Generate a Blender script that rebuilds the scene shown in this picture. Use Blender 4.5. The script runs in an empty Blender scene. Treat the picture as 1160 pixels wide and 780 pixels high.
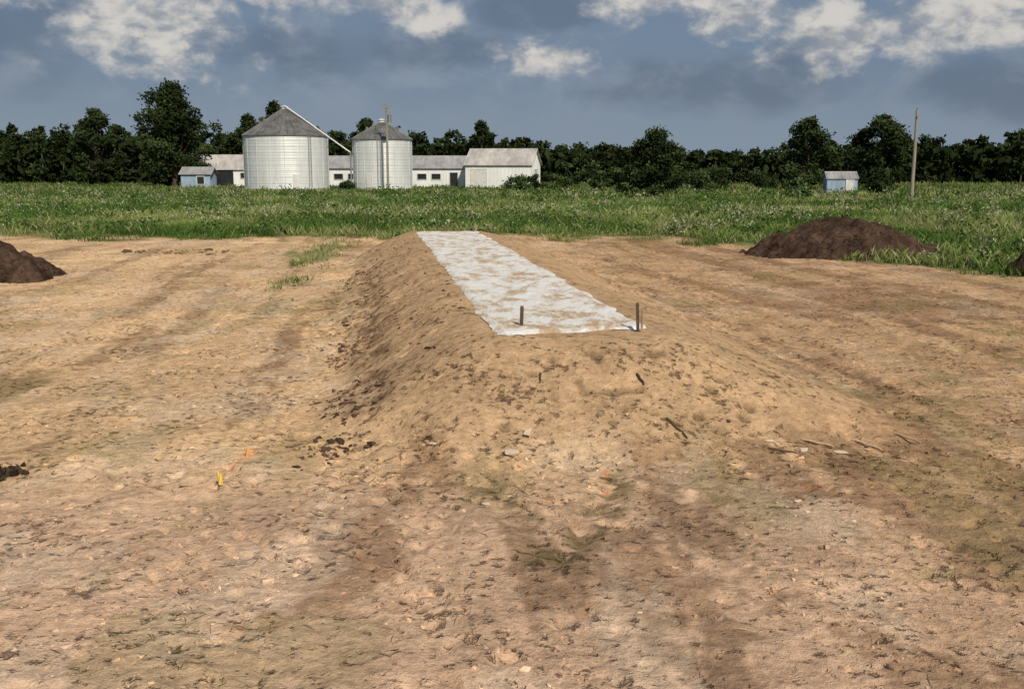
import bpy, math, random
import numpy as np
from mathutils import Vector
random.seed(7); rng=np.random.default_rng(7)
S=bpy.context.scene
COL=bpy.context.collection

# ------------------------------------------------------------ noise
def _hash(ix,iy,seed):
    n=(ix.astype(np.int64)*374761393+iy.astype(np.int64)*668265263+seed*982451653)&0xffffffff
    n=((n^(n>>13))*1274126177)&0xffffffff
    n=((n^(n>>16))*2246822519)&0xffffffff
    return ((n^(n>>15))&0xffffff)/float(0xffffff)
def vn(x,y,seed=0):
    x=np.asarray(x,float); y=np.asarray(y,float)
    ix=np.floor(x); iy=np.floor(y); fx=x-ix; fy=y-iy
    fx=fx*fx*fx*(fx*(fx*6-15)+10); fy=fy*fy*fy*(fy*(fy*6-15)+10)
    ix=ix.astype(np.int64); iy=iy.astype(np.int64)
    a=_hash(ix,iy,seed); b=_hash(ix+1,iy,seed); c=_hash(ix,iy+1,seed); d=_hash(ix+1,iy+1,seed)
    return (a*(1-fx)+b*fx)*(1-fy)+(c*(1-fx)+d*fx)*fy
def fbm(x,y,seed=0,o=4):
    s=0;a=.5;t=0
    for i in range(o):
        c,sn=math.cos(i*1.1),math.sin(i*1.1)
        s=s+a*vn((x*c-y*sn)*2**i,(x*sn+y*c)*2**i,seed+i*17); t+=a; a*=.5
    return s/t
def ss(a,b,x):
    t=np.clip((x-a)/(b-a),0,1); return t*t*(3-2*t)

# ------------------------------------------------------------ mesh helpers
class MB:
    def __init__(s): s.V=[];s.F=[];s.M=[];s.C=[];s.n=0
    def add(s,V,F,m=0,c=None):
        V=np.asarray(V,float).reshape(-1,3); F=np.asarray(F,int)
        s.V.append(V); s.F.append(F+s.n); s.M.append(np.full(len(F),m))
        if c is None: c=np.ones((len(V),3))*.5
        c=np.asarray(c,float)
        if c.ndim==1: c=np.tile(c,(len(V),1))
        s.C.append(c); s.n+=len(V)
    def make(s,name,mats,smooth=False,parent=None):
        V=np.concatenate(s.V); C=np.concatenate(s.C)
        me=bpy.data.meshes.new(name)
        me.vertices.add(len(V)); me.vertices.foreach_set('co',V.astype(np.float32).ravel())
        loops=np.concatenate([f.ravel() for f in s.F])
        tot=np.concatenate([np.full(len(f),f.shape[1]) for f in s.F])
        me.loops.add(len(loops)); me.loops.foreach_set('vertex_index',loops.astype(np.int32))
        st=np.concatenate([[0],np.cumsum(tot)[:-1]])
        me.polygons.add(len(tot)); me.polygons.foreach_set('loop_start',st.astype(np.int32))
        me.polygons.foreach_set('material_index',np.concatenate(s.M).astype(np.int32))
        me.polygons.foreach_set('use_smooth',np.full(len(tot),smooth))
        me.update(calc_edges=True)
        a=me.color_attributes.new('Col','FLOAT_COLOR','POINT')
        a.data.foreach_set('color',np.concatenate([C,np.ones((len(C),1))],1).astype(np.float32).ravel())
        for m in mats: me.materials.append(m)
        o=bpy.data.objects.new(name,me); COL.objects.link(o)
        if parent: o.parent=parent
        return o
def grid_faces(nx,ny):
    i=np.arange(nx-1)[None,:]; j=np.arange(ny-1)[:,None]
    a=j*nx+i
    return np.stack([a,a+1,a+nx+1,a+nx],-1).reshape(-1,4)
def tube(mb,pts,rad,sides=8,m=0,c=None,cap=True):
    pts=[Vector(p) for p in pts]; V=[]
    for i,p in enumerate(pts):
        d=(pts[min(i+1,len(pts)-1)]-pts[max(i-1,0)]).normalized()
        up=Vector((0,0,1)) if abs(d.z)<.95 else Vector((1,0,0))
        a=d.cross(up).normalized(); b=d.cross(a).normalized()
        for k in range(sides):
            t=2*math.pi*k/sides
            V.append(p+(a*math.cos(t)+b*math.sin(t))*rad[i])
    F=[]
    for i in range(len(pts)-1):
        for k in range(sides):
            k2=(k+1)%sides
            F.append((i*sides+k,i*sides+k2,(i+1)*sides+k2,(i+1)*sides+k))
    V=[tuple(v) for v in V]
    mb.add(V,F,m,c)
    if cap:
        base=V[-sides:]; mb.add(base,[list(range(sides))],m,c)
        base=V[:sides][::-1]; mb.add(base,[list(range(sides))],m,c)
def boxm(mb,c,s,m=0,col=None,rz=0):
    x,y,z=[k/2 for k in s]
    V=np.array([(-x,-y,-z),(x,-y,-z),(x,y,-z),(-x,y,-z),(-x,-y,z),(x,-y,z),(x,y,z),(-x,y,z)])
    if rz:
        R=np.array([[math.cos(rz),-math.sin(rz),0],[math.sin(rz),math.cos(rz),0],[0,0,1]]); V=V@R.T
    mb.add(V+np.array(c),[(0,3,2,1),(4,5,6,7),(0,1,5,4),(1,2,6,5),(2,3,7,6),(3,0,4,7)],m,col)
def empty(name,loc=(0,0,0),rz=0):
    e=bpy.data.objects.new(name,None); COL.objects.link(e); e.location=loc; e.rotation_euler[2]=rz; e.empty_display_size=.5
    return e

# ------------------------------------------------------------ materials
def mat(name,col=(.5,.5,.5),rough=.8,metal=0,noise=None,bump=None,attr=False,spec=.3,stretch=(1,1,1),coord='Object'):
    m=bpy.data.materials.new(name); m.use_nodes=True; nt=m.node_tree; N=nt.nodes; L=nt.links
    b=N['Principled BSDF']; b.inputs['Roughness'].default_value=rough; b.inputs['Metallic'].default_value=metal
    b.inputs['Specular IOR Level'].default_value=spec
    b.inputs['Base Color'].default_value=(*col,1)
    tc=N.new('ShaderNodeTexCoord'); mp=N.new('ShaderNodeMapping'); mp.inputs['Scale'].default_value=stretch
    L.new(tc.outputs[coord],mp.inputs['Vector'])
    src=None
    if attr:
        a=N.new('ShaderNodeVertexColor'); a.layer_name='Col'; src=a.outputs['Color']
    if noise:
        sc,lo,hi=noise
        n=N.new('ShaderNodeTexNoise'); n.inputs['Scale'].default_value=sc; n.inputs['Detail'].default_value=5; n.inputs['Roughness'].default_value=.65
        L.new(mp.outputs[0],n.inputs['Vector'])
        r=N.new('ShaderNodeMapRange'); r.inputs['From Min'].default_value=.3; r.inputs['From Max'].default_value=.7
        r.inputs['To Min'].default_value=lo; r.inputs['To Max'].default_value=hi
        L.new(n.outputs['Fac'],r.inputs['Value'])
        mx=N.new('ShaderNodeVectorMath'); mx.operation='SCALE'
        if src: L.new(src,mx.inputs[0])
        else: mx.inputs[0].default_value=col
        L.new(r.outputs[0],mx.inputs['Scale']); src=mx.outputs[0]
    if src: L.new(src,b.inputs['Base Color'])
    if bump:
        n=N.new('ShaderNodeTexNoise'); n.inputs['Scale'].default_value=bump[0]; n.inputs['Detail'].default_value=4
        L.new(mp.outputs[0],n.inputs['Vector'])
        bp=N.new('ShaderNodeBump'); bp.inputs['Strength'].default_value=bump[1]; bp.inputs['Distance'].default_value=bump[2]
        L.new(n.outputs['Fac'],bp.inputs['Height']); L.new(bp.outputs[0],b.inputs['Normal'])
    return m

def soil_mat(name):
    m=bpy.data.materials.new(name); m.use_nodes=True; nt=m.node_tree; N=nt.nodes; L=nt.links
    N.remove(N['Principled BSDF']); b=N.new('ShaderNodeBsdfDiffuse'); L.new(b.outputs[0],N['Material Output'].inputs[0])
    g=N.new('ShaderNodeNewGeometry')
    a=N.new('ShaderNodeVertexColor'); a.layer_name='Col'
    def noise(sc,det=6,ro=.6,vec=None,dist=0):
        n=N.new('ShaderNodeTexNoise'); n.inputs['Scale'].default_value=sc; n.inputs['Detail'].default_value=det; n.inputs['Roughness'].default_value=ro
        n.inputs['Distortion'].default_value=dist
        L.new(vec or g.outputs['Position'],n.inputs['Vector']); return n.outputs['Fac']
    def rng_(v,a0,a1,b0,b1):
        r=N.new('ShaderNodeMapRange'); r.inputs['From Min'].default_value=a0; r.inputs['From Max'].default_value=a1
        r.inputs['To Min'].default_value=b0; r.inputs['To Max'].default_value=b1; L.new(v,r.inputs['Value']); return r.outputs[0]
    def mth(op,x,y):
        k=N.new('ShaderNodeMath'); k.operation=op
        for i,v in enumerate((x,y)):
            if isinstance(v,(int,float)): k.inputs[i].default_value=v
            else: L.new(v,k.inputs[i])
        return k.outputs[0]
    fine=noise(8,6,.76)
    n2=rng_(fine,.3,.7,.64,1.34)
    patch=noise(1.0,3,.6)
    spk=noise(8.5,4,.66,None,.25)
    v=mth('ADD',spk,mth('MULTIPLY',mth('SUBTRACT',patch,.5),.42))
    n3=rng_(v,.60,.67,1,.46)
    f=mth('MULTIPLY',n2,n3)
    sc=N.new('ShaderNodeVectorMath'); sc.operation='SCALE'; L.new(a.outputs['Color'],sc.inputs[0]); L.new(f,sc.inputs['Scale'])
    L.new(sc.outputs[0],b.inputs['Color'])
    h=mth('ADD',fine,rng_(v,.57,.70,0,-.7))
    bp=N.new('ShaderNodeBump'); bp.inputs['Strength'].default_value=1.0; bp.inputs['Distance'].default_value=.06
    L.new(h,bp.inputs['Height']); L.new(bp.outputs[0],b.inputs['Normal'])
    return m
M_soil=soil_mat('soil')
M_clod=mat('clod_soil',attr=True,noise=(30,.7,1.2),rough=.95,spec=.1)
def leafmat(name,tr=.25):
    m=bpy.data.materials.new(name); m.use_nodes=True; nt=m.node_tree; N=nt.nodes; L=nt.links
    N.remove(N['Principled BSDF']); a=N.new('ShaderNodeVertexColor'); a.layer_name='Col'
    d=N.new('ShaderNodeBsdfDiffuse'); L.new(a.outputs[0],d.inputs[0])
    if tr:
        t=N.new('ShaderNodeBsdfTranslucent'); mx=N.new('ShaderNodeMixShader'); mx.inputs[0].default_value=tr
        L.new(a.outputs[0],t.inputs[0]); L.new(d.outputs[0],mx.inputs[1]); L.new(t.outputs[0],mx.inputs[2])
        L.new(mx.outputs[0],N['Material Output'].inputs[0])
    else: L.new(d.outputs[0],N['Material Output'].inputs[0])
    return m
M_leaf=leafmat('leaves',0); M_grass=leafmat('grass_blades',.3)
M_bark=mat('bark',(.07,.055,.04),noise=(3,.6,1.3))
M_galv=mat('galvanized_steel',(.68,.71,.73),rough=.5,metal=.2,noise=(.9,.82,1.06),spec=.5,stretch=(1,1,.25))
M_galvr=mat('weathered_roof_steel',(.17,.17,.17),rough=.55,metal=.3,noise=(.8,.5,1.4))
M_white=mat('white_siding',(.74,.76,.78),rough=.6,noise=(.6,.82,1.05),stretch=(1,1,.3))
M_roofw=mat('pale_metal_roof',(.50,.48,.46),rough=.5,metal=.1,noise=(.7,.55,1.2),stretch=(1,.3,1))
M_roofg=mat('grey_metal_roof',(.36,.36,.37),rough=.5,metal=.1,noise=(.7,.6,1.2),stretch=(1,.3,1))
M_blue=mat('pale_blue_siding',(.27,.37,.50),rough=.6,noise=(.6,.75,1.1))
M_dark=mat('dark_opening',(.02,.022,.025),rough=.3,spec=.5,noise=(1,.7,1.3))
M_trim=mat('trim_paint',(.6,.6,.6),rough=.6,noise=(2,.8,1.1))
M_conc=mat('concrete',(.35,.34,.32),noise=(1.5,.8,1.15))
M_pole=mat('weathered_pole_wood',(.27,.24,.21),noise=(2,.7,1.2),stretch=(4,4,.4))
M_stake=mat('stake_wood',(.30,.22,.13),noise=(14,.5,1.2),stretch=(2,2,.3))
M_stakeShade=mat('shaded_stake_wood',(.09,.07,.05),noise=(14,.5,1.2))  # darker copy of the stake wood, shade put into the colour
M_iron=mat('grey_iron',(.25,.26,.27),rough=.5,metal=.5,noise=(3,.8,1.2))

# ------------------------------------------------------------ terrain functions
A=np.array([-.143,.9897]); B=np.array([.9897,.143]); O=np.array([.83,13.4])
def loc(x,y):
    dx=x-O[0]; dy=y-O[1]
    return dx*B[0]+dy*B[1], dx*A[0]+dy*A[1]      # lateral, along
def wor(l,s): return O[0]+l*B[0]+s*A[0], O[1]+l*B[1]+s*A[1]
def mdist(x,y):
    l,s=loc(x,y)
    l=l+.24*(fbm(x*.55,y*.55,3)-.5)*2; s=s+.35*(fbm(x*.6,y*.6,4)-.5)*2
    dl=np.maximum(np.maximum(-1.2-l,0)/2.3,np.maximum(l-1.15,0)/3.2)
    ds=np.maximum(np.maximum(-.20-s,0)/3.0,np.maximum(s-22.2,0)/2.6)
    return (dl**2.6+ds**2.6)**(1/2.6)
def mound_h(x,y):
    d=mdist(x,y); t=np.clip(1-d,0,1)
    q=t*t*(3-2*t); h=.30*t+.70*q
    return np.where(d<=1,h,-(d-1)*.35)*1.0
SEG=[(-.25,9.9,.35,7.7,.12,.030),(1.1,10.1,.55,8.0,.12,.028),
     (-1.7,12.2,-2.6,18.2,.15,.04),(-2.6,18.2,-4.2,29,.18,.035)]
def segd(x,y,s):
    x0,y0,x1,y1=s[:4]; vx,vy=x1-x0,y1-y0; t=np.clip(((x-x0)*vx+(y-y0)*vy)/(vx*vx+vy*vy),0,1)
    return np.hypot(x-x0-t*vx,y-y0-t*vy)
TRK=[(-5.2,7.5,-6.8,18,-9.5,44),(-7.4,7.5,-8.9,18,-12.0,44),(-3.9,13,-5.2,24,-8.2,45),(-9.5,12,-12.5,24,-15,44),
     (5.6,9,5.4,22,3.5,44),(8.1,12,7.7,22,7.3,44),(3.5,4.8,6.5,10,9.5,30),(10.8,14,10.6,24,8.5,36)]
TP=[]
for q in TRK:
    t=np.linspace(0,1,9); p0,p1,p2=np.array(q[:2]),np.array(q[2:4]),np.array(q[4:])
    TP.append([((1-k)**2*p0+2*k*(1-k)*p1+k*k*p2) for k in t])
def trackd(x,y):
    x2=x+.35*(fbm(x/2.0,y/3.0,26)-.5)*2; y2=y
    r=np.full(np.shape(x),9.)
    for P in TP:
        for a,b in zip(P[:-1],P[1:]): r=np.minimum(r,segd(x2,y2,(a[0],a[1],b[0],b[1])))
    return r
def micro(x,y,td=None):
    fade=1-ss(60,110,np.hypot(x,y))
    near=np.clip(1-mdist(x,y),0,1)
    top=ss(.8,1,near); nm=1-.45*ss(0,.3,near)
    m=.07*(fbm(x/1.6,y/2.4,11)-.5)+.055*(fbm(x/.38,y/.42,12)-.5)*(.5+fbm(x/3,y/3,13))*nm
    if td is not None:
        tw=ss(.02,.0,near)*ss(.35,.65,fbm(x/2.5,y/4,27))
        m+=tw*(-.035*ss(.34,.2,td)+.03*np.exp(-((td-.38)/.08)**2))*(.4+vn(x*.8,y*.5,14))
        m+=tw*.018*ss(.3,.2,td)*np.abs(np.sin((y+.2*x)*20+2*vn(x*2,y*2,19)))
    pm=ss(.40,.60,fbm(x/1.3,y/1.3,15))
    p=vn((x*.8+y*.6)/.10,(-x*.6+y*.8)/.17,16)
    m-=.05*ss(.62,.9,p)*pm*(1-.7*top)*nm
    p=vn((x*.7-y*.7)/.05,(x*.7+y*.7)/.07,18)
    m+=.016*(p-.5)*(1-.8*top)*nm
    u=x*.5+y*.86
    cl=np.abs(np.sin(u*11+2*vn(x,y,19)))**3*ss(.45,.65,fbm(x/1.0,y/1.0,20))
    m+=.016*cl*(1-near)
    for s in SEG:
        d=segd(x,y,s)+.16*(vn(x*5,y*5,21)-.5)
        m-=s[5]*np.exp(-(d/s[4])**2)*(.3+1.2*vn(x*4,y*4,22)); m+=s[5]*.4*np.exp(-((d-s[4]*1.9)/(s[4]*.6))**2)
    return m*fade*(1-.75*top)
def yb(x):
    xs=[-400,-60,-20,-8,4,8,11,14,17,25,60,400]; ys=[50,50,46.5,46,47.5,45,39,30.5,28,26,20,0]
    return np.interp(x,xs,ys)
def lanem(x,y): return ss(3.2,1.6,np.abs(y-(82+.06*(x-24)))+(fbm(x*.6,y*.6,35)-.5)*2)*ss(18,21,x)*ss(34,28,x)
def grassm(x,y):
    n=(fbm(x/2.6,y/2.6,31)-.5)*9+(fbm(x/.6,y/.6,32)-.5)*4
    g=ss(-1.8,1.8,y-yb(x)+n)
    def patch(cx,cy,rx,ry): return ss(0,.7,1-np.hypot((x-cx)/rx,(y-cy)/ry)+(fbm(x*1.4,y*.8,33)-.5)*1.6)
    g=np.maximum(g,.6*patch(-7.4,38.5,1.2,6)); g=np.maximum(g,.3*patch(-6.2,29,.7,4)); g=np.maximum(g,.28*patch(-5.6,22,.6,3))
    g=np.where(np.clip(1-mdist(x,y),0,1)>.02,0,g)
    return g*(1-lanem(x,y))
def soilcol(x,y,mound=False,td=None):
    T=np.array([.70,.475,.28]); D=np.array([.22,.128,.072]); P=np.array([.68,.465,.315]); W=np.array([.70,.56,.42])
    n=fbm(x/2.2,y/5.0,41,5)[...,None]; n2=fbm(x/.8,y/.8,42,5)[...,None]; n3=fbm(x/.22,y/.22,43,3)[...,None]
    base=T*(.76+.48*n)*(.85+.3*n2)
    bot=ss(11.5,8.5,y)[...,None]; base=base*(1-bot)+P*(.66+.50*n)*(.8+.35*n2)*bot
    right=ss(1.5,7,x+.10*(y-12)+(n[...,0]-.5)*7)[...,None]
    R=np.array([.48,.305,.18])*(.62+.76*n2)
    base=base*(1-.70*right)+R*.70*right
    st=fbm((x+.15*y)/.75,y/(1.0+.07*np.clip(y,0,40)),44,6)+.30*(fbm(x/.16,y/.16,59,3)-.5)
    st2=ss(.54,.64,st+.080*ss(1,7,x)+.025*ss(9,6,y)-.06*ss(-1,-6,x))[...,None]
    base=base*(1-.55*st2)+D*(.5+.9*n2)*.55*st2
    lt=ss(.55,.66,fbm(x/.9,y/1.3,45,6)+.15*(fbm(x/.14,y/.14,60,2)-.5))[...,None]*(1-right*.4)
    base=base*(1-.36*lt)+W*.36*lt
    base=base*(.84+.34*n3)
    gt=ss(.58,.70,fbm(x/1.1,y/2.0,49,5)+.2*(fbm(x/.2,y/.2,68,2)-.5))[...,None]*.35
    base=base*(1-gt)+np.array([.27,.235,.10])*gt
    if td is not None:
        tw=ss(.35,.65,fbm(x/2.5,y/4,27))
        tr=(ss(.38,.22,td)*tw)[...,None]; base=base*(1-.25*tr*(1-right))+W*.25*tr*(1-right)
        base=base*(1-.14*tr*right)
        e=np.exp(-((td-.42)/.09)**2)[...,None]*ss(.4,.8,vn(x*1.5,y*.8,57))[...,None]; base=base*(1-.18*e)
    if mound:
        t=np.clip(1-mdist(x,y),0,1)[...,None]; k=ss(.02,.5,t)
        mc=np.array([.56,.38,.225])*(.80+.36*n)*(.84+.26*n3)*(.82+.3*n2)
        base=base*(1-k)+mc*k
    for i,s in enumerate(SEG):
        d=segd(x,y,s)+.3*(vn(x*3,y*3,58)-.5); w=np.exp(-(d/(s[4]*1.8))**2)*ss(.42,.58,fbm(x*6,y*6,47))
        gcol=np.array([.18,.14,.065]) if i<2 else np.array([.17,.11,.065])
        base=base*(1-.75*w[...,None])+gcol*.75*w[...,None]
    # orange survey paint on the soil
    for (x0,y0,x1,y1) in [(-1.75,9.75,-1.2,9.65),(1.0,10.2,.95,9.6),(2.8,9.8,3.2,9.7),(-3.05,10.4,-2.95,11.1)]:
        d=segd(x,y,(x0,y0,x1,y1)); w=(ss(.05,.01,d)*ss(.35,.65,vn(x*14,y*14,48)))[...,None]*.6
        base=base*(1-w)+np.array([.70,.20,.05])*w
    g=grassm(x,y)[...,None]
    G1=np.array([.085,.135,.035]); G2=np.array([.15,.19,.06])
    gc=G1*(1-n)+G2*n; gc=gc*(.7+.6*n2)
    far=ss(70,110,y)[...,None]; gc=gc*(1-far)+np.array([.10,.15,.045])*(.75+.5*n)*far
    dl=lanem(x,y)[...,None]
    base=base*(1-dl)+np.array([.36,.31,.28])*dl
    return np.clip(base*(1-g)+gc*g,0.01,.8)

# ------------------------------------------------------------ ground sheet
def axis(stepf,a,b):
    r=[a]; 
    while r[-1]<b: r.append(r[-1]+stepf(r[-1]))
    return r
xp=axis(lambda x:max(.034,.0115*x) if x<14 else .035*x,0,3500)
xs=np.array([-v for v in xp[:0:-1]]+xp)
yf=axis(lambda y:max(.027,.0050*y) if y<62 else .035*y,4.6,4000)
yn=[-800,-300,-120,-50,-25,-12,-6,-3,-1,0,1,1.8,2.4,2.9,3.3,3.6,3.85,4.05,4.2,4.32,4.42,4.5,4.56]
ys=np.array(yn+yf)
X,Y=np.meshgrid(xs,ys); TD=trackd(X,Y)
Z=micro(X,Y,TD)
inside=np.clip(1-mdist(X,Y),0,1); Z=Z-.25*ss(.02,.2,inside)
Z+=.05*grassm(X,Y)
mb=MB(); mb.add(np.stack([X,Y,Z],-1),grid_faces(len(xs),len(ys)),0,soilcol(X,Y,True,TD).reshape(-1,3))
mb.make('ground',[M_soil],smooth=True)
print('ground verts',X.size)

# ------------------------------------------------------------ sand mound
ll=np.arange(-4.0,4.9,.04); sl=np.concatenate([np.arange(-3.8,8,.035),np.arange(8,25.3,.07)])
Lg,Sg=np.meshgrid(ll,sl); X,Y=wor(Lg,Sg); TD=trackd(X,Y)
Z=micro(X,Y,TD)+mound_h(X,Y)
t=np.clip(1-mdist(X,Y),0,1); sl_m=ss(0,.1,t)*ss(1,.85,t)
rill=np.where(np.abs(Lg)>1.4,vn(Sg*3.5,Lg*.5,51),vn(Lg*3.5,Sg*.5,52)); Z+=.016*(rill-.5)*sl_m
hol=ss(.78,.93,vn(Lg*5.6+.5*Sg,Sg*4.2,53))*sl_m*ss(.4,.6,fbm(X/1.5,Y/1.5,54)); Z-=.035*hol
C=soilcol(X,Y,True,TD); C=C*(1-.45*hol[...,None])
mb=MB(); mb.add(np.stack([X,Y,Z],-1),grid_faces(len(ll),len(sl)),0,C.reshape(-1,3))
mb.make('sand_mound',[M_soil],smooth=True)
def surf(x,y):
    x=np.asarray(x,float); y=np.asarray(y,float)
    m=micro(x,y,trackd(x,y)); t=np.clip(1-mdist(x,y),0,1)
    return m+np.where(t>0,mound_h(x,y),0)

# ------------------------------------------------------------ filter fabric on top
def fabric():
    m=bpy.data.materials.new('filter_fabric'); m.use_nodes=True; nt=m.node_tree; N=nt.nodes; L=nt.links
    b=N['Principled BSDF']; b.inputs['Roughness'].default_value=.9; b.inputs['Specular IOR Level'].default_value=.1
    g=N.new('ShaderNodeNewGeometry'); mp=N.new('ShaderNodeMapping'); mp.inputs['Rotation'].default_value=(0,0,.35); mp.inputs['Scale'].default_value=(2.3,1.15,1)
    L.new(g.outputs['Position'],mp.inputs['Vector'])
    n=N.new('ShaderNodeTexNoise'); n.inputs['Scale'].default_value=1.1; n.inputs['Detail'].default_value=9; n.inputs['Roughness'].default_value=.76; n.inputs['Distortion'].default_value=.2
    L.new(mp.outputs[0],n.inputs['Vector'])
    cr=N.new('ShaderNodeValToRGB'); e=cr.color_ramp.elements
    e[0].position=.47; e[0].color=(.70,.70,.69,1); e[1].position=.585; e[1].color=(.46,.33,.21,1)
    k=cr.color_ramp.elements.new(.53); k.color=(.60,.55,.48,1)
    L.new(n.outputs['Fac'],cr.inputs['Fac']); L.new(cr.outputs[0],b.inputs['Base Color'])
    n2=N.new('ShaderNodeTexNoise'); n2.inputs['Scale'].default_value=6; n2.inputs['Detail'].default_value=5; n2.inputs['Distortion'].default_value=1
    L.new(mp.outputs[0],n2.inputs['Vector'])
    bp=N.new('ShaderNodeBump'); bp.inputs['Strength'].default_value=.8; bp.inputs['Distance'].default_value=.035
    L.new(n2.outputs['Fac'],bp.inputs['Height']); L.new(bp.outputs[0],b.inputs['Normal']); return m
lu=np.linspace(-1,1,56); su=np.arange(0,21.6,.06)
U,Sv=np.meshgrid(lu,su)
half=1.09+.07*(fbm(Sv*1.2,np.sign(U)*5,61)-.5)*2+.04*(vn(Sv*6,np.sign(U)*3,66)-.5)
Lf=U*half+.03*(vn(Sv*5,U*2,62)-.5); Sf=Sv-.10+(.22*(vn(U*3,Sv*0+.3,63)-.5)+.07*(vn(U*12,0*Sv,69)-.5))*np.where(Sv<1,1-Sv,0)+.12*U*np.where(Sv<1,1-Sv,0)
X,Y=wor(Lf,Sf)
wr=.028*np.abs(fbm(X*2.4+Y,Y*1.2,64)-.5)+.018*vn(X*7,Y*4,65)
edge=np.minimum(np.minimum((1-np.abs(U))/.10,1),np.minimum(Sv/.12,1))
Z=surf(X,Y)+.012+wr*edge+.01*edge-.03*(1-edge)*ss(.45,.7,vn(X*4,Y*3,67))
mb=MB(); mb.add(np.stack([X,Y,Z],-1),grid_faces(len(lu),len(su)),0)
mb.make('filter_fabric',[fabric()],smooth=True)

# ------------------------------------------------------------ dirt piles
def pile(name,cx,cy,rx,ry,h,seed,col):
    n=110; u=np.linspace(-1.3,1.3,n); U,V=np.meshgrid(u,u)
    x=cx+U*rx; y=cy+V*ry
    r=np.hypot(U,V)+.55*(fbm(x*.8,y*.8,seed)-.5)
    z=h*np.clip(1-r,-.3,1)
    z=np.where(z>0,h*(np.clip(z,0,9)/h)**.8,z*.6)+.40*(fbm(x*1.5,y*1.5,seed+1)-.5)*ss(1.1,.6,r)+.22*(fbm(x*5,y*5,seed+2)-.5)-.03
    c=np.array(col)*(.4+1.2*fbm(x*2,y*2,seed+3))[...,None]*(.7+.6*vn(x*12,y*12,seed+5))[...,None]
    mb=MB(); mb.add(np.stack([x,y,z],-1),grid_faces(n,n),0,c.reshape(-1,3)); mb.make(name,[M_soil],smooth=True)
DK=(.066,.043,.032)
pile('dirt_pile',12.5,37.3,3.6,2.3,1.5,71,DK)
pile('dirt_pile',-17.3,29.6,3.5,2.4,1.75,75,DK)
pile('dirt_pile',17.0,30.0,2.0,1.6,1.7,79,DK)

# ------------------------------------------------------------ clods, stones, sticks
ICO=np.array([(-1,1.618,0),(1,1.618,0),(-1,-1.618,0),(1,-1.618,0),(0,-1,1.618),(0,1,1.618),(0,-1,-1.618),(0,1,-1.618),(1.618,0,-1),(1.618,0,1),(-1.618,0,-1),(-1.618,0,1)])/1.9
ICF=np.array([(0,11,5),(0,5,1),(0,1,7),(0,7,10),(0,10,11),(1,5,9),(5,11,4),(11,10,2),(10,7,6),(7,1,8),(3,9,4),(3,4,2),(3,2,6),(3,6,8),(3,8,9),(4,9,5),(2,4,11),(6,2,10),(8,6,7),(9,8,1)])
def clods(mb,x,y,size,cols,flat=.6):
    n=len(x); z=surf(x,y)
    V=ICO[None]*(1+.62*(rng.random((n,12,1))-.5)*2)
    sc=np.stack([.9+.9*rng.random(n),.5+.6*rng.random(n),flat*(.6+.8*rng.random(n))],-1)[:,None]
    V=V*sc*size[:,None,None]; a=rng.random(n)*6.28; c,s=np.cos(a)[:,None],np.sin(a)[:,None]
    Vx=V[...,0]*c-V[...,1]*s; Vy=V[...,0]*s+V[...,1]*c
    V=np.stack([Vx+x[:,None],Vy+y[:,None],V[...,2]+z[:,None]+size[:,None]*.02],-1)
    F=(ICF[None]+np.arange(n)[:,None,None]*12).reshape(-1,3)
    mb.add(V.reshape(-1,3),F,0,np.repeat(cols,12,0))
mb=MB()
def soilc(x,y,k): return soilcol(x,y,True)*k[:,None]
n=12000; y=4.8+18*rng.random(n)**1.4; x=(rng.random(n)-.5)*(1.25*y+1)
keep=(fbm(x/1.2,y/1.2,81)>.47)&(mdist(x,y)>.9); x,y=x[keep],y[keep]
clods(mb,x,y,.007+.022*rng.random(len(x))**3,soilc(x,y,.5+.65*rng.random(len(x))))
n=700; t=rng.random(n)**1.1; px=np.interp(t,[0,.45,1],[-2.0,-2.85,-4.6]); py=np.interp(t,[0,.45,1],[11.0,17,30])
x=px+rng.normal(0,.22,n); y=py+rng.normal(0,.5,n); k=fbm(x/1.5,y/1.2,82)>.48; x,y=x[k],y[k]; n=len(x)
clods(mb,x,y,.014+.05*rng.random(n)**2.6,np.array([.13,.082,.052])*(.4+1.3*rng.random((n,1))))
for (cx,cy,m_) in [(-2.0,11.0,46),(-2.1,12.6,34),(-4.2,26.5,40),(-3.3,19.5,20)]:
    x=rng.normal(cx,.13+.006*cy,m_); y=rng.normal(cy,.22+.01*cy,m_); clods(mb,x,y,.014+.042*rng.random(m_)**1.8,np.array([.085,.055,.036])*(.4+1.2*rng.random((m_,1))))
n=260; l=rng.uniform(-3.0,-1.2,n); s=rng.random(n)**1.1*20-1; x,y=wor(l,s)
clods(mb,x,y,.010+.036*rng.random(n)**2.4,np.array([.13,.08,.048])*(.4+1.2*rng.random((n,1))))
n=90; l=rng.uniform(-2.5,3.6,n); s=rng.uniform(-3.2,-.5,n); x,y=wor(l,s)
clods(mb,x,y,.008+.024*rng.random(n)**3,np.array([.24,.16,.10])*(.4+1.4*rng.random((n,1))))
n=520; x=rng.uniform(-2.2,4.6,n); y=10.4+.9*rng.normal(0,.5,n)+.05*x
clods(mb,x,y,.008+.028*rng.random(n)**3,soilc(x,y,.35+.9*rng.random(n)))
n=60; x=rng.uniform(-15,-11,n); y=rng.uniform(37.5,39.5,n)
clods(mb,x,y,.04+.10*rng.random(n)**3,np.array([.14,.09,.055])*(.5+1.1*rng.random((n,1))))
n=40; x=rng.normal(-5.38,.06,n); y=rng.normal(10.2,.10,n)
clods(mb,x,y,.015+.025*rng.random(n),np.array([.05,.035,.025])*(.5+1.1*rng.random((n,1))),flat=1.6)
mb.make('dirt_clods',[M_clod])
mb=MB()
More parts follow.
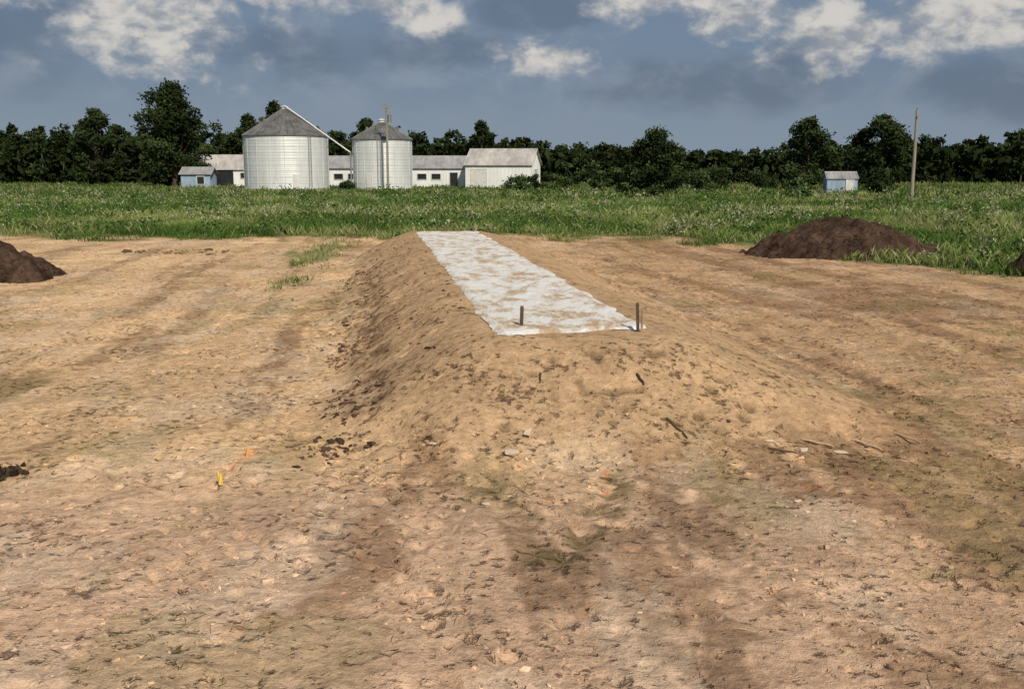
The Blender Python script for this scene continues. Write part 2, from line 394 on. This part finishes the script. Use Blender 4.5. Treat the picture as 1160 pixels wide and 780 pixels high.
x=np.array([.0,.17,-.9,-.25,3.3,3.0,3.75]); y=np.array([10.55,10.95,10.8,9.2,10.9,11.1,10.95]);
clods(mb,x,y,np.array([.10,.11,.04,.04,.06,.05,.06]),np.tile([.62,.51,.39],(7,1)),flat=.25)
mb.make('flat_stones',[M_clod])
mb=MB(); n=800
y=4.8+13*rng.random(n)**1.3; x=(rng.random(n)-.5)*(1.2*y+1); k=(fbm(x/1.4,y/1.4,83)>.48)&(mdist(x,y)>.8); x,y=x[k],y[k]; n=len(x)
for i in range(n):
    L_=.025+.16*random.random()**3; a=random.gauss(.5,1.1)
    x0,y0=x[i],y[i]; x1,y1=x0+L_*math.cos(a),y0+L_*math.sin(a)
    zz=surf(np.array([x0,x1]),np.array([y0,y1]))+.006
    c=np.array((.50,.40,.28) if random.random()<.5 else (.13,.09,.06))*random.uniform(.6,1.2)
    tube(mb,[(x0,y0,zz[0]),((x0+x1)/2+random.uniform(-.1,.1)*L_,(y0+y1)/2,zz.mean()+.006),(x1,y1,zz[1])],[.002,.0032,.001],3,0,c,cap=False)
def stick(x0,y0,x1,y1,r,c):
    ts=np.linspace(0,1,5); xx=x0+(x1-x0)*ts; yy=y0+(y1-y0)*ts; zz=np.linspace(*surf(np.array([x0,x1]),np.array([y0,y1])),5)+r*.5
    tube(mb,[(xx[i]+.012*math.sin(i*3),yy[i],zz[i]+.006*(i%2)) for i in range(5)],[r,r*.95,r*.9,r*.8,r*.5],6,0,c)
stick(1.80,11.25,2.0,10.95,.017,(.10,.07,.05)); stick(-3.38,9.72,-2.98,9.66,.008,(.10,.07,.05))
stick(1.55,12.1,1.62,11.9,.018,(.07,.05,.035)); stick(3.4,11.3,3.7,11.05,.018,(.50,.38,.25)); stick(4.0,11.3,4.25,11.05,.02,(.48,.36,.24))
stick(.35,12.1,.34,11.9,.015,(.08,.06,.04)); stick(4.6,11.6,4.8,11.3,.014,(.45,.33,.22))
stick(2.9,10.9,3.2,10.75,.016,(.12,.08,.05)); stick(-1.2,13.6,-1.1,13.4,.02,(.08,.05,.04))
mb.make('sticks_and_straw',[M_clod])

# ------------------------------------------------------------ stakes and flags
def stake(name,x,y,h,w,m,lean=(0,0)):
    z=float(surf(np.array([x]),np.array([y]))[0]); mb=MB(); a=w/2; b=w*.3
    V=[];
    for zz,k in ((-.15,.25),(0,1),(h-.02,1),(h,.8)):
        for sx,sy in ((-1,-1),(1,-1),(1,1),(-1,1)): V.append((x+sx*a*k+lean[0]*zz,y+sy*b*k+lean[1]*zz,z+zz))
    F=[]
    for i in range(3):
        for k in range(4): F.append((i*4+k,i*4+(k+1)%4,(i+1)*4+(k+1)%4,(i+1)*4+k))
    F.append((12,13,14,15)); mb.add(V,F,0); return mb.make(name,[m])
stake('stake_lit_side',.13,13.72,.31,.05,M_stakeShade,(.03,0))
stake('stake_lit_side',1.72,13.42,.40,.042,M_stakeShade,(-.04,0))
stake('stake_lit_side',1.765,13.38,.34,.03,M_stake,(.0,.0))  # added pale slat: painted lit side of the stake next to it
stake('stake_lit_side',-3.35,34.2,.24,.07,M_stake)
stake('stake_lit_side',-1.25,34.6,.22,.07,M_stake)
def flag(name,x,y,col,h,fw):
    z=float(surf(np.array([x]),np.array([y]))[0]); e=empty(name,(x,y,z))
    mb=MB(); tube(mb,[(0,0,-.05),(.005,0,h*.5),(.0,0,h)],[.002]*3,6); mb.make('wire',[M_iron],parent=e)
    u=np.linspace(0,1,8); v=np.linspace(0,1,6); U,V=np.meshgrid(u,v)
    mb=MB(); mb.add(np.stack([U*fw*.8,.018*np.sin(U*6+V*2),h-V*fw*2.2-U*.02],-1),grid_faces(8,6),0)
    mb.make('vinyl',[mat(name+'_vinyl',col,rough=.5,noise=(20,.8,1.1))],smooth=True,parent=e)
flag('survey_flag',-2.98,9.68,(.80,.58,.12),.20,.06)
flag('survey_flag',-3.0,10.8,(.80,.36,.12),.11,.05)

# ------------------------------------------------------------ vegetation
def leafquads(P,size,col):
    n=len(P); a=rng.normal(size=(n,3)); a/=np.linalg.norm(a,axis=1,keepdims=True)
    b=rng.normal(size=(n,3)); b[:,2]*=.6; b-=a*(a*b).sum(1,keepdims=True); b/=np.linalg.norm(b,axis=1,keepdims=True)
    s=size*(.6+.8*rng.random((n,1)))
    V=np.stack([P-a*s,P+b*s*.6,P+a*s,P-b*s*.55],1).reshape(-1,3)
    return V,np.arange(n*4).reshape(-1,4),np.repeat(col,4,0)
GREEN=np.array([.038,.056,.022])
def crown(mb,centers,rads,nper,size,base=GREEN,m=0):
    for c,r in zip(centers,rads):
        n=int(nper*(r/np.mean(rads))**2)
        d=rng.normal(size=(n,3)); d/=np.linalg.norm(d,axis=1,keepdims=True)
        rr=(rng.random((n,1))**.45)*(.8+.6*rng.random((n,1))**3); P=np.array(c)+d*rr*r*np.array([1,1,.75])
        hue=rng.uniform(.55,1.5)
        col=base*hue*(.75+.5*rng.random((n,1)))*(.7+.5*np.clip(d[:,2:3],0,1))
        V,F,C=leafquads(P,size,col); mb.add(V,F,m,C)
def tree(name,x,y,h,w,seed,ncl=34,nper=190,size=.22,base=GREEN,shape=1.0,low=.2):
    global rng
    rng=np.random.default_rng(seed); R=random.Random(seed)
    mb=MB(); tr=h*.022+.06
    bend=[(x+R.uniform(-.03,.03)*h*i/4,y+R.uniform(-.03,.03)*h*i/4,h*.85*i/4) for i in range(5)]
    bend[0]=(x,y,-.2)
    tube(mb,bend,[tr*1.25,tr*.9,tr*.65,tr*.4,tr*.12],8,0,(.07,.055,.04))
    cs=[];rs=[]
    for i in range(ncl):
        f=(i+.5)/ncl; z=h*(low+(.95-low)*f)
        prof=math.sin(math.pi*min(1,max(.0,(f*.82+.20)))**shape)**.6
        a=R.uniform(0,6.28); rad=w/2*prof*R.uniform(.25,.92)
        c=(x+rad*math.cos(a),y+rad*math.sin(a),z+R.uniform(-.04,.04)*h); r=w*R.uniform(.09,.17)
        if c[2]+r*.75>h: c=(c[0],c[1],h-r*.75)
        cs.append(c); rs.append(r)
        b=bend[max(1,min(3,int(f*3.4)))]; st=Vector(b); st.z=min(st.z,c[2]-.05*h); st.z=max(st.z,h*.12)
        mid=(st+Vector(c))/2+Vector((0,0,-.02*h)); tube(mb,[st,mid,c],[tr*.35,tr*.22,tr*.06],5,0,(.07,.055,.04),cap=False)
    crown(mb,cs,rs,nper,size,base,1)
    return mb.make(name,[M_bark,M_leaf])
T='deciduous_tree'
tree(T,-56.8,170,17.4,13.5,101,ncl=95,nper=230,size=.26,low=.04)
tree(T,-78,190,14.4,10,102,ncl=44,nper=170,size=.30,low=.06)
tree(T,-48,185,13.0,8,103,ncl=34,size=.30,low=.06)
tree(T,-42.8,183,15.4,7.5,104,ncl=34,size=.28,low=.1)
tree(T,-27,190,12.8,9,105,ncl=34,size=.30,low=.06)
tree(T,15.8,112,7.6,7.8,106,ncl=46,nper=190,size=.17,low=.06)
tree(T,44.5,152,10.8,9,107,ncl=52,size=.24,low=.06)
tree(T,54.8,150,11.0,10.4,108,ncl=60,size=.24,low=.06)
tree(T,61,176,9.8,8,109,ncl=34,size=.27,low=.06)
tree(T,-6,200,12.3,7,110,ncl=30,size=.3,low=.06)
def bush(x,y,h,w,seed,base=GREEN,size=.15):
    global rng
    rng=np.random.default_rng(seed); R=random.Random(seed); mb=MB(); cs=[];rs=[]
    for i in range(14):
        a=R.uniform(0,6.28); q=R.random()**.6
        cs.append((x+w*.36*q*math.cos(a),y+w*.36*q*math.sin(a),h*R.uniform(.15,.78)*(1.05-.4*q))); rs.append(w*R.uniform(.13,.2))
        tube(mb,[(x+R.uniform(-.2,.2),y,-.1),cs[-1]],[.05,.015],4,0,(.07,.055,.04),cap=False)
    crown(mb,cs,rs,130,size,base,1); mb.make('bush',[M_bark,M_leaf])
for i,(x,y,h,w,k) in enumerate([(1.0,140,3.0,5,1.7),(12.6,118,4.8,4.2,1.9),(10.0,125,4.6,4.4,1.7),(7.0,128,5.0,5.0,1.9),(20.5,125,4.3,4.6,1.3),(24.5,128,4.2,5.4,1.3),
        (28.5,140,4.6,6,1.1),(35,140,4.2,6,1.1),(38,132,3.2,5,1.6),(47,128,3.4,4.5,.9),(3.9,152,3.2,4,1.1),(12.3,98,1.9,2.2,1.6),(-24,146,1.6,3,1.2),(43.8,120,2.2,3.2,1.0),
        (27.5,97,1.9,3.4,3.0),(31,110,2.6,3.6,1.6)]):
    bush(x,y,h,w,200+i,GREEN*k)

# distant treeline
rng=np.random.default_rng(5)
px=[-400,0,60,110,150,240,290,380,400,470,550,600,640,700,840,890,960,1060,1160,1500]
pz=[12.6,12.4,12.4,13.2,12.4,11.8,12.2,11.2,11.8,11.2,11.7,9.8,9.0,8.3,7.9,8.4,9.4,10.6,11.1,11]
pX=(np.array(px)-580)*.19
mb=MB()
for row,(yy,k) in enumerate([(206,.84),(213,.93),(221,1.0)]):
    x=-185
    while x<180:
        w=rng.uniform(5,10); h=np.interp(x,pX,pz)*k*rng.uniform(.80,1.08); cx=x; cy=yy+rng.uniform(-3,3)
        tube(mb,[(cx,cy,-.2),(cx+.2,cy,h*.45),(cx,cy,h*.8)],[.25,.17,.05],5,0,(.06,.05,.04),cap=False)
        cs=[];rs=[]
        for i in range(15):
            f=rng.random(); a=rng.uniform(0,6.28); q=w*.55*math.sin(math.pi*min(1,f*.8+.25))**.5*rng.uniform(.2,.9)
            r=w*rng.uniform(.12,.21); cs.append((cx+q*math.cos(a),cy+q*math.sin(a)*.7,min(h*(.04+.93*f),h-r*.7))); rs.append(r)
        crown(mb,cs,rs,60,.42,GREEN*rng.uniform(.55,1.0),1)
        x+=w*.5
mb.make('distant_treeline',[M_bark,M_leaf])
mb=MB()
n=26000; x=rng.uniform(-190,185,n); y=203+rng.random(n)*22; z=rng.random(n)*np.interp(x,pX,pz)*.68
V,F,C=leafquads(np.stack([x,y,z],-1),.9,GREEN*.5*(.6+.8*rng.random((n,1)))); mb.add(V,F,0,C)
mb.make('forest_undergrowth',[M_leaf])

# field grass
def blades(n,y0,y1,h,w,pw=1.0,spread=.58):
    y=y0+(y1-y0)*rng.random(n)**pw; x=(rng.random(n)*2-1)*(spread*y+5)
    g=grassm(x,y); cl=fbm(x/1.6,y/1.6,91)
    k=rng.random(n)<g*(.15+1.2*ss(.3,.65,cl)); x,y,cl,g=x[k],y[k],cl[k],g[k]; m=len(x)
    hh=h*(.3+.9*rng.random(m))*(.25+1.6*cl)*(.3+.7*g**1.5); ww=w*(.6+.8*rng.random(m)); a=rng.random(m)*3.14
    lean=rng.normal(0,.38,(m,2))*hh[:,None]; z=.0
    dx=np.cos(a)*ww/2; dy=np.sin(a)*ww/2
    V=np.stack([np.stack([x-dx,y-dy,z*x],-1),np.stack([x+dx,y+dy,z*x],-1),
                np.stack([x+dx*.7+lean[:,0]*.4,y+dy*.7+lean[:,1]*.4,hh*.6],-1),np.stack([x+lean[:,0],y+lean[:,1],hh],-1)],1).reshape(-1,3)
    big=ss(.38,.62,fbm(x/8,y/9,92)+.06*ss(0,15,x)); b2=fbm(x/2.5,y/2.5,93)
    c=np.array([.085,.155,.036])*(1-big[:,None])+np.array([.23,.28,.09])*big[:,None]
    c=c*(.50+1.1*b2[:,None])
    dry=(rng.random(m)<.06+.22*(big>.7))[:,None]; c=np.where(dry,np.array([.38,.37,.21]),c)*(.6+.7*rng.random((m,1)))
    far=ss(90,180,y)[:,None]; c=c*(1-.2*far)
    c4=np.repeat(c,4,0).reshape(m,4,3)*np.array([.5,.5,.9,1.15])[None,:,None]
    return V,np.arange(m*4).reshape(-1,4),c4.reshape(-1,3)
mb=MB()
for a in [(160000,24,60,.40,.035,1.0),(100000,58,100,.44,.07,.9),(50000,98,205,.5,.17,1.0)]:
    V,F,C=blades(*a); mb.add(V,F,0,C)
def weed(x,y,h,m,col,sz,wd=.38):
    P=np.array([x,y,h*.5])+rng.normal(size=(m,3))*np.array([wd,wd,.28])*h; P[:,2]=np.clip(P[:,2],.02,h)
    V,F,C=leafquads(P,sz,np.array(col)*(.6+.7*rng.random((m,1)))); mb.add(V,F,0,C)
n=2000; y=26+100*rng.random(n)**1.1; x=(rng.random(n)*2-1)*(.58*y+4); k=(grassm(x,y)>.6)&(fbm(x/4,y/4,96)>.45); x,y=x[k],y[k]
for i in range(len(x)):
    h=rng.uniform(.3,.95)*(1+.4*(y[i]>80)); q=rng.random()
    weed(x[i],y[i],h,46,(.38,.38,.25) if q<.12 else (.065,.13,.03) if q<.6 else (.16,.22,.065),.06+.0006*y[i])
# pale flowering weeds in the middle of the field, centre-right
for i in range(46): weed(rng.normal(14.5,1.5),rng.normal(61,2.0),rng.uniform(.5,1.0),50,(.46,.46,.30) if i%2 else (.22,.27,.10),.06)
mb.make('field_grass',[M_grass])
n=14000; y=48+80*rng.random(n); x=(rng.random(n)*2-1)*(.55*y+4)
k=(fbm(x/9,y/4,95)+.10*(x<-5)>.56)&(grassm(x,y)>.8); x,y=x[k],y[k]; n=len(x)
P=np.stack([x,y,.38+.3*rng.random(n)],-1); V,F,C=leafquads(P,.05,np.array([.62,.62,.52])*(.7+.4*rng.random((n,1))))
mb=MB(); mb.add(V,F,0,C); mb.make('wildflowers',[M_grass])

# ------------------------------------------------------------ grain bins
def ring(mb,prof,n,m=0):
    V=[];
    for r,z in prof:
        for k in range(n):
            t=2*math.pi*k/n; V.append((r*math.cos(t),r*math.sin(t),z))
    F=[(i*n+k,i*n+(k+1)%n,(i+1)*n+(k+1)%n,(i+1)*n+k) for i in range(len(prof)-1) for k in range(n)]
    mb.add(V,F,m)
def grain_bin(x,y,R,eave,peak,doorang):
    e=empty('grain_bin',(x,y,0)); n=72
    mb=MB(); ring(mb,[(R+.25,-.1),(R+.25,.25),(0.01,.25)],n); mb.make('concrete_pad',[M_conc],parent=e)
    mb=MB(); prof=[]; nz=int(eave/.11)
    for i in range(nz+1):
        z=.252+(eave-.252)*i/nz; prof.append((R+(.018 if i%2 else 0)+(.02 if i%8==0 else 0),z))
    ring(mb,prof,n); mb.make('corrugated_wall',[M_galv],smooth=False,parent=e)
    mb=MB(); pr=.45
    ring(mb,[(R+.16,eave-.12),(R+.18,eave+.02),(pr,peak-.35)],n)
    for k in range(36):
        t=2*math.pi*(k+.5)/36; c,s=math.cos(t),math.sin(t)
        tube(mb,[((R+.14)*c,(R+.14)*s,eave+.07),(pr*c,pr*s,peak-.31)],[.07,.04],4)
    mb.make('conical_roof',[M_galvr],parent=e)
    mb=MB(); ring(mb,[(.5,peak-.45),(.5,peak-.02),(.62,peak-.02),(.12,peak+.22),(.01,peak+.22)],20); mb.make('roof_cap',[M_galv],parent=e)
    mb=MB()
    for k in range(6):
        t=2*math.pi*(k+.3)/6; f=.55; rr=R*(1-f)+pr*f; zz=eave+(peak-eave)*f*.95
        tube(mb,[(rr*math.cos(t),rr*math.sin(t),zz-.1),(rr*math.cos(t),rr*math.sin(t),zz+.35)],[.2,.2],10)
    mb.make('roof_vents',[M_galvr],parent=e)
    mb=MB(); t=doorang; c,s=math.cos(t),math.sin(t)
    boxm(mb,((R+.06)*c,(R+.06)*s,1.35),(.12,.9,1.9),rz=t); mb.make('door',[M_trim],parent=e)
    mb=MB(); t=doorang+.35
    for off in (-.22,.22):
        cx=(R+.16)*math.cos(t)-off*math.sin(t); cy=(R+.16)*math.sin(t)+off*math.cos(t)
        tube(mb,[(cx,cy,.4),(cx,cy,eave+.3)],[.03,.03],6)
    for i in range(int((eave-.6)/.3)):
        z=.7+.3*i; p=[((R+.16)*math.cos(t)-o*math.sin(t),(R+.16)*math.sin(t)+o*math.cos(t),z) for o in (-.22,.22)]
        tube(mb,p,[.02,.02],5)
    mb.make('ladder',[M_iron],parent=e)
    mb=MB()
    for k in range(18):
        t=2*math.pi*k/18; tube(mb,[((R+.02)*math.cos(t),(R+.02)*math.sin(t),.3),((R+.02)*math.cos(t),(R+.02)*math.sin(t),eave-.05)],[.045,.045],4)
    mb.make('wall_stiffeners',[M_galv],parent=e)
    return e
b1=grain_bin(-33.4,150,6.15,7.8,12.0,-1.15)
b2=grain_bin(-19.2,150,4.35,7.3,10.1,-1.9)
e=empty('grain_auger',(0,0,0)); mb=MB()
tube(mb,[(-33.3,149.4,12.1),(-32.9,149.3,11.9),(-23.6,148.2,5.4)],[.10,.10,.10],10); mb.make('auger_tube',[M_galv],parent=e)
mb=MB(); tube(mb,[(-23.6,148.2,5.5),(-23.6,148.2,.0)],[.13,.13],8); boxm(mb,(-23.6,148.2,.6),(1.0,1.0,1.2)); mb.make('elevator_leg',[M_iron],parent=e)

# ------------------------------------------------------------ farm buildings
def barn(name,x,y,rz,L,D,ev,rd,wall,roof,ops,ov=.35):
    e=empty(name,(x,y,0),rz); l=L/2; d=D/2
    mb=MB()
    mb.add([(-l,-d,-.1),(l,-d,-.1),(l,-d,ev),(-l,-d,ev)],[(0,1,2,3)])
    mb.add([(-l,d,-.1),(l,d,-.1),(l,d,ev),(-l,d,ev)],[(1,0,3,2)])
    for s in (-1,1): mb.add([(s*l,-d,-.1),(s*l,d,-.1),(s*l,d,ev),(s*l,0,rd),(s*l,-d,ev)],[(0,1,2,3,4) if s>0 else (4,3,2,1,0)])
    k=int(L/.6)
    for i in range(k+1):
        xx=-l+L*i/k
        boxm(mb,(xx,-d-.02,ev/2),(.05,.036,ev-.1))
    for i in range(int(D/.6)+1):
        yy=-d+D*i/int(D/.6); hz=ev+(rd-ev)*(1-abs(yy)/d)
        for s in (-1,1): boxm(mb,(s*(l+.02),yy,hz/2-.05),(.036,.05,max(.2,hz-.15)))
    mb.make('walls',[wall],parent=e)
    mb=MB(); sl=(rd-ev)/d; th=.1
    for s in (-1,1):
        y0=s*(d+ov); z0=ev-ov*sl+.06; z1=rd+.06
        V=[(-l-ov,y0,z0),(l+ov,y0,z0),(l+ov,0,z1),(-l-ov,0,z1)]
        V+= [(a,b,c+th) for a,b,c in V]
        mb.add(V,[(0,3,2,1),(4,5,6,7),(0,1,5,4),(1,2,6,5),(2,3,7,6),(3,0,4,7)])
        for i in range(int(L/.9)+1):
            xx=-l+L*i/int(L/.9); tube(mb,[(xx,y0,z0+th+.01),(xx,s*.05,z1+th+.0)],[.035,.035],4)
    tube(mb,[(-l-ov,0,rd+.17),(l+ov,0,rd+.17)],[.1,.1],6)
    mb.make('roof',[roof],parent=e)
    mbo=MB(); mbf=MB()
    for (side,a,z,w,h,kind) in ops:
        if side=='f': c=(a,-d-.045,z); s=(w,.05,h); fr=[((a,-d-.06,z+h/2+.05),(w+.2,.09,.1)),((a,-d-.06,z-h/2-.05),(w+.2,.09,.1)),((a-w/2-.05,-d-.06,z),(.1,.09,h)),((a+w/2+.05,-d-.06,z),(.1,.09,h))]
        else: c=(l+.045,a,z); s=(.05,w,h); fr=[((l+.06,a,z+h/2+.05),(.09,w+.2,.1)),((l+.06,a,z-h/2-.05),(.09,w+.2,.1)),((l+.06,a-w/2-.05,z),(.09,.1,h)),((l+.06,a+w/2+.05,z),(.09,.1,h))]
        boxm(mbo,c,s,0 if kind=='d' else 1)
        for q in fr: boxm(mbf,*q)
    if ops:
        mbo.make('doors_and_windows',[M_dark,M_trim],parent=e); mbf.make('frames',[M_trim],parent=e)
    return e
barn('white_barn',-1.4,168,math.radians(-11),10.8,9,3.7,6.1,M_white,M_roofw,[('f',-3.2,1.5,2.6,2.9,'w'),('s',0,1.5,3.0,2.8,'w')])
barn('long_shed',-19.2,174,math.radians(-3),24,7,3.2,5.0,M_white,M_roofg,
     [('f',a,1.75,1.5,.9,'d') for a in (-10,-7.6,1.8,4.2,6.6)]+[('f',9.6,1.25,1.3,2.3,'d'),('f',-4.8,1.3,2.2,2.3,'w')])
barn('storage_building',-49.5,176,math.radians(6),9,7,3.0,5.2,M_white,M_roofw,[('f',-.6,1.5,4.2,2.7,'d'),('f',3.2,1.9,1.0,.9,'d')])
barn('low_shed',-51.5,166,math.radians(4),4.6,4.5,2.2,3.1,M_blue,M_roofg,[('f',.8,1.2,1.1,1.2,'d')])
barn('small_shed',41.0,126,math.radians(-8),3.6,3,1.85,2.5,M_blue,M_roofg,[('f',.9,1.0,.8,1.5,'w')],ov=.15)

# ------------------------------------------------------------ utility poles
def upole(x,y,h,arm,trans):
    e=empty('utility_pole',(x,y,0)); mb=MB()
    tube(mb,[(0,0,-.3),(.03,0,h*.5),(0,0,h)],[.19,.16,.12],12); mb.make('post',[M_pole],parent=e)
    if arm:
        mb=MB(); boxm(mb,(0,-.17,h-.5),(1.5,.1,.13)); 
        for xx in (-.68,-.3,.3,.68): tube(mb,[(xx,-.17,h-.43),(xx,-.17,h-.2)],[.05,.06],8)
        tube(mb,[(-.5,-.17,h-.5),(0,-.16,h-1.1)],[.025,.025],5); tube(mb,[(.5,-.17,h-.5),(0,-.16,h-1.1)],[.025,.025],5)
        mb.make('crossarm',[M_pole],parent=e,)
    else:
        mb=MB(); tube(mb,[(0,0,h),(0,0,h+.25)],[.05,.07],8); tube(mb,[(0,-.12,h-.6),(0,-.3,h-.6)],[.05,.07],8); mb.make('insulators',[M_iron],parent=e)
    if trans:
        mb=MB(); tube(mb,[(.42,-.1,h-2.5),(.42,-.1,h-1.5),(.42,-.1,h-1.42)],[.27,.27,.2],14); tube(mb,[(.42,-.1,h-1.42),(.42,-.1,h-1.15)],[.05,.06],8)
        boxm(mb,(.15,-.05,h-2),(.3,.1,.1)); mb.make('transformer',[M_iron],parent=e)
upole(-17.6,143,12.0,True,True)
upole(38.7,97.5,8.6,False,False)

# ------------------------------------------------------------ world sky
w=bpy.data.worlds.new('World'); S.world=w; w.use_nodes=True; nt=w.node_tree; N=nt.nodes; L=nt.links
sunv=Vector((.27,-.66,.60)).normalized()
elv=math.asin(sunv.z); az=math.atan2(sunv.x,sunv.y)
bg=N['Background']; out=N['World Output']
sky=N.new('ShaderNodeTexSky'); sky.sky_type='NISHITA'; sky.sun_disc=False; sky.sun_elevation=elv; sky.sun_rotation=az; sky.air_density=1.2; sky.dust_density=1.5
L.new(sky.outputs[0],bg.inputs[0]); bg.inputs[1].default_value=.07
tc=N.new('ShaderNodeTexCoord'); sp=N.new('ShaderNodeSeparateXYZ'); L.new(tc.outputs['Generated'],sp.inputs[0])
def mth(op,a,b=None,clamp=False):
    n=N.new('ShaderNodeMath'); n.operation=op; n.use_clamp=clamp
    for i,v in enumerate((a,b)):
        if v is None: continue
        if isinstance(v,(int,float)): n.inputs[i].default_value=v
        else: L.new(v,n.inputs[i])
    return n.outputs[0]
AZ=mth('MULTIPLY',mth('ARCTAN2',sp.outputs[0],sp.outputs[1]),57.2958)
EL=mth('MULTIPLY',mth('ARCSINE',sp.outputs[2]),57.2958)
cv=N.new('ShaderNodeCombineXYZ'); L.new(mth('DIVIDE',AZ,5.0),cv.inputs[0]); L.new(mth('DIVIDE',EL,3.2),cv.inputs[1])
def nz(sc,det,ro,dist=0,off=0):
    n=N.new('ShaderNodeTexNoise'); n.inputs['Scale'].default_value=sc; n.inputs['Detail'].default_value=det; n.inputs['Roughness'].default_value=ro; n.inputs['Distortion'].default_value=dist
    v=N.new('ShaderNodeVectorMath'); v.operation='ADD'; v.inputs[1].default_value=(off,off*.7,off*.3); L.new(cv.outputs[0],v.inputs[0]); L.new(v.outputs[0],n.inputs['Vector']); return n.outputs['Fac']
def mr(v,a,b,c,d,smooth=True):
    r=N.new('ShaderNodeMapRange'); r.interpolation_type='SMOOTHSTEP' if smooth else 'LINEAR'
    for i,k in zip(range(1,5),(a,b,c,d)): r.inputs[i].default_value=k
    L.new(v,r.inputs[0]); return r.outputs[0]
def blobs(lst):
    r=None
    for (u,v,ru,rv) in lst:
        a=mth('DIVIDE',mth('SUBTRACT',AZ,u),ru); b=mth('DIVIDE',mth('SUBTRACT',EL,v),rv)
        q=mth('SUBTRACT',1,mth('SQRT',mth('ADD',mth('MULTIPLY',a,a),mth('MULTIPLY',b,b))))
        r=q if r is None else mth('MAXIMUM',r,q)
    return r
def mixc(f,a,b):
    m=N.new('ShaderNodeMix'); m.data_type='RGBA'
    L.new(f,m.inputs[0])
    for i,v in ((6,a),(7,b)):
        if isinstance(v,tuple): m.inputs[i].default_value=(*v,1)
        else: L.new(v,m.inputs[i])
    return m.outputs[2]
bright=blobs([(-18.5,7.2,6.8,3.2),(-25,8.8,4,1.5),(-7,9.0,4.0,1.5),(-4.2,7.9,1.8,1.3),(1.6,6.1,3.8,1.3),(8.5,9.3,8,2.0),(12.5,7.9,4.8,1.9),(17.0,6.9,5.4,2.3),(22.6,7.6,5.0,2.5),(27,8.2,3.4,2.4),(-12.5,9.2,4,1.2)])
dark=blobs([(-12.5,6.2,7,2.4),(-28,6.6,7,2.8),(13,4.6,12,2.2),(24,4.4,9,2.4),(-4,6.3,6,1.4),(2,8.2,4,1.4)])
n1=nz(1.3,7,.58,.25,3.0); n2=nz(2.6,5,.58,.2,11.0); n3=nz(.7,3,.5,0,21.0)
bm=mr(mth('ADD',bright,mth('ADD',mth('MULTIPLY',mth('SUBTRACT',n1,.5),2.2),mth('MULTIPLY',mth('SUBTRACT',n2,.5),.9))),.06,.80,0,1)
dm=mr(mth('ADD',dark,mth('MULTIPLY',mth('SUBTRACT',n3,.5),2.4)),-.1,.7,0,1)
gen=mth('MULTIPLY',mr(n3,.45,.62,0,.6),mr(EL,9,13,0,1)); bm=mth('MAXIMUM',bm,gen)
base=mixc(mr(EL,0,6,0,1),(.225,.29,.37),(.16,.22,.32))
c=mixc(mth('MULTIPLY',dm,.78),base,(.105,.145,.22))
wisps=mth('MULTIPLY',mr(n1,.42,.68,0,.4),mr(EL,1.5,5,0,1)); c=mixc(wisps,c,(.31,.35,.41))
cc=mixc(mr(mth('ADD',n2,mth('MULTIPLY',n1,.6)),.64,.94,0,1),(.31,.325,.36),(.72,.67,.61))
c=mixc(mth('MULTIPLY',bm,.88),c,cc)
bg2=N.new('ShaderNodeBackground'); L.new(c,bg2.inputs[0]); bg2.inputs[1].default_value=1.0
mx=N.new('ShaderNodeMixShader'); L.new(mr(EL,15,50,.9,.35),mx.inputs[0]); L.new(bg.outputs[0],mx.inputs[1]); L.new(bg2.outputs[0],mx.inputs[2]); L.new(mx.outputs[0],out.inputs[0])

sl=bpy.data.lights.new('sun','SUN'); sl.energy=4.2; sl.angle=math.radians(.5); sl.color=(1,.89,.72)
so=bpy.data.objects.new('sun',sl); COL.objects.link(so); so.rotation_euler=sunv.to_track_quat('Z','Y').to_euler(); so.location=(30,-30,40)

cam=bpy.data.cameras.new('camera'); co=bpy.data.objects.new('camera',cam); COL.objects.link(co)
cam.lens=35; cam.sensor_width=36; cam.clip_end=8000; cam.clip_start=.1
co.location=(0,0,3.2); co.rotation_euler=(math.radians(90-10.05),0,0); S.camera=co
S.view_settings.view_transform='Standard'; S.view_settings.look='None'; S.view_settings.exposure=0
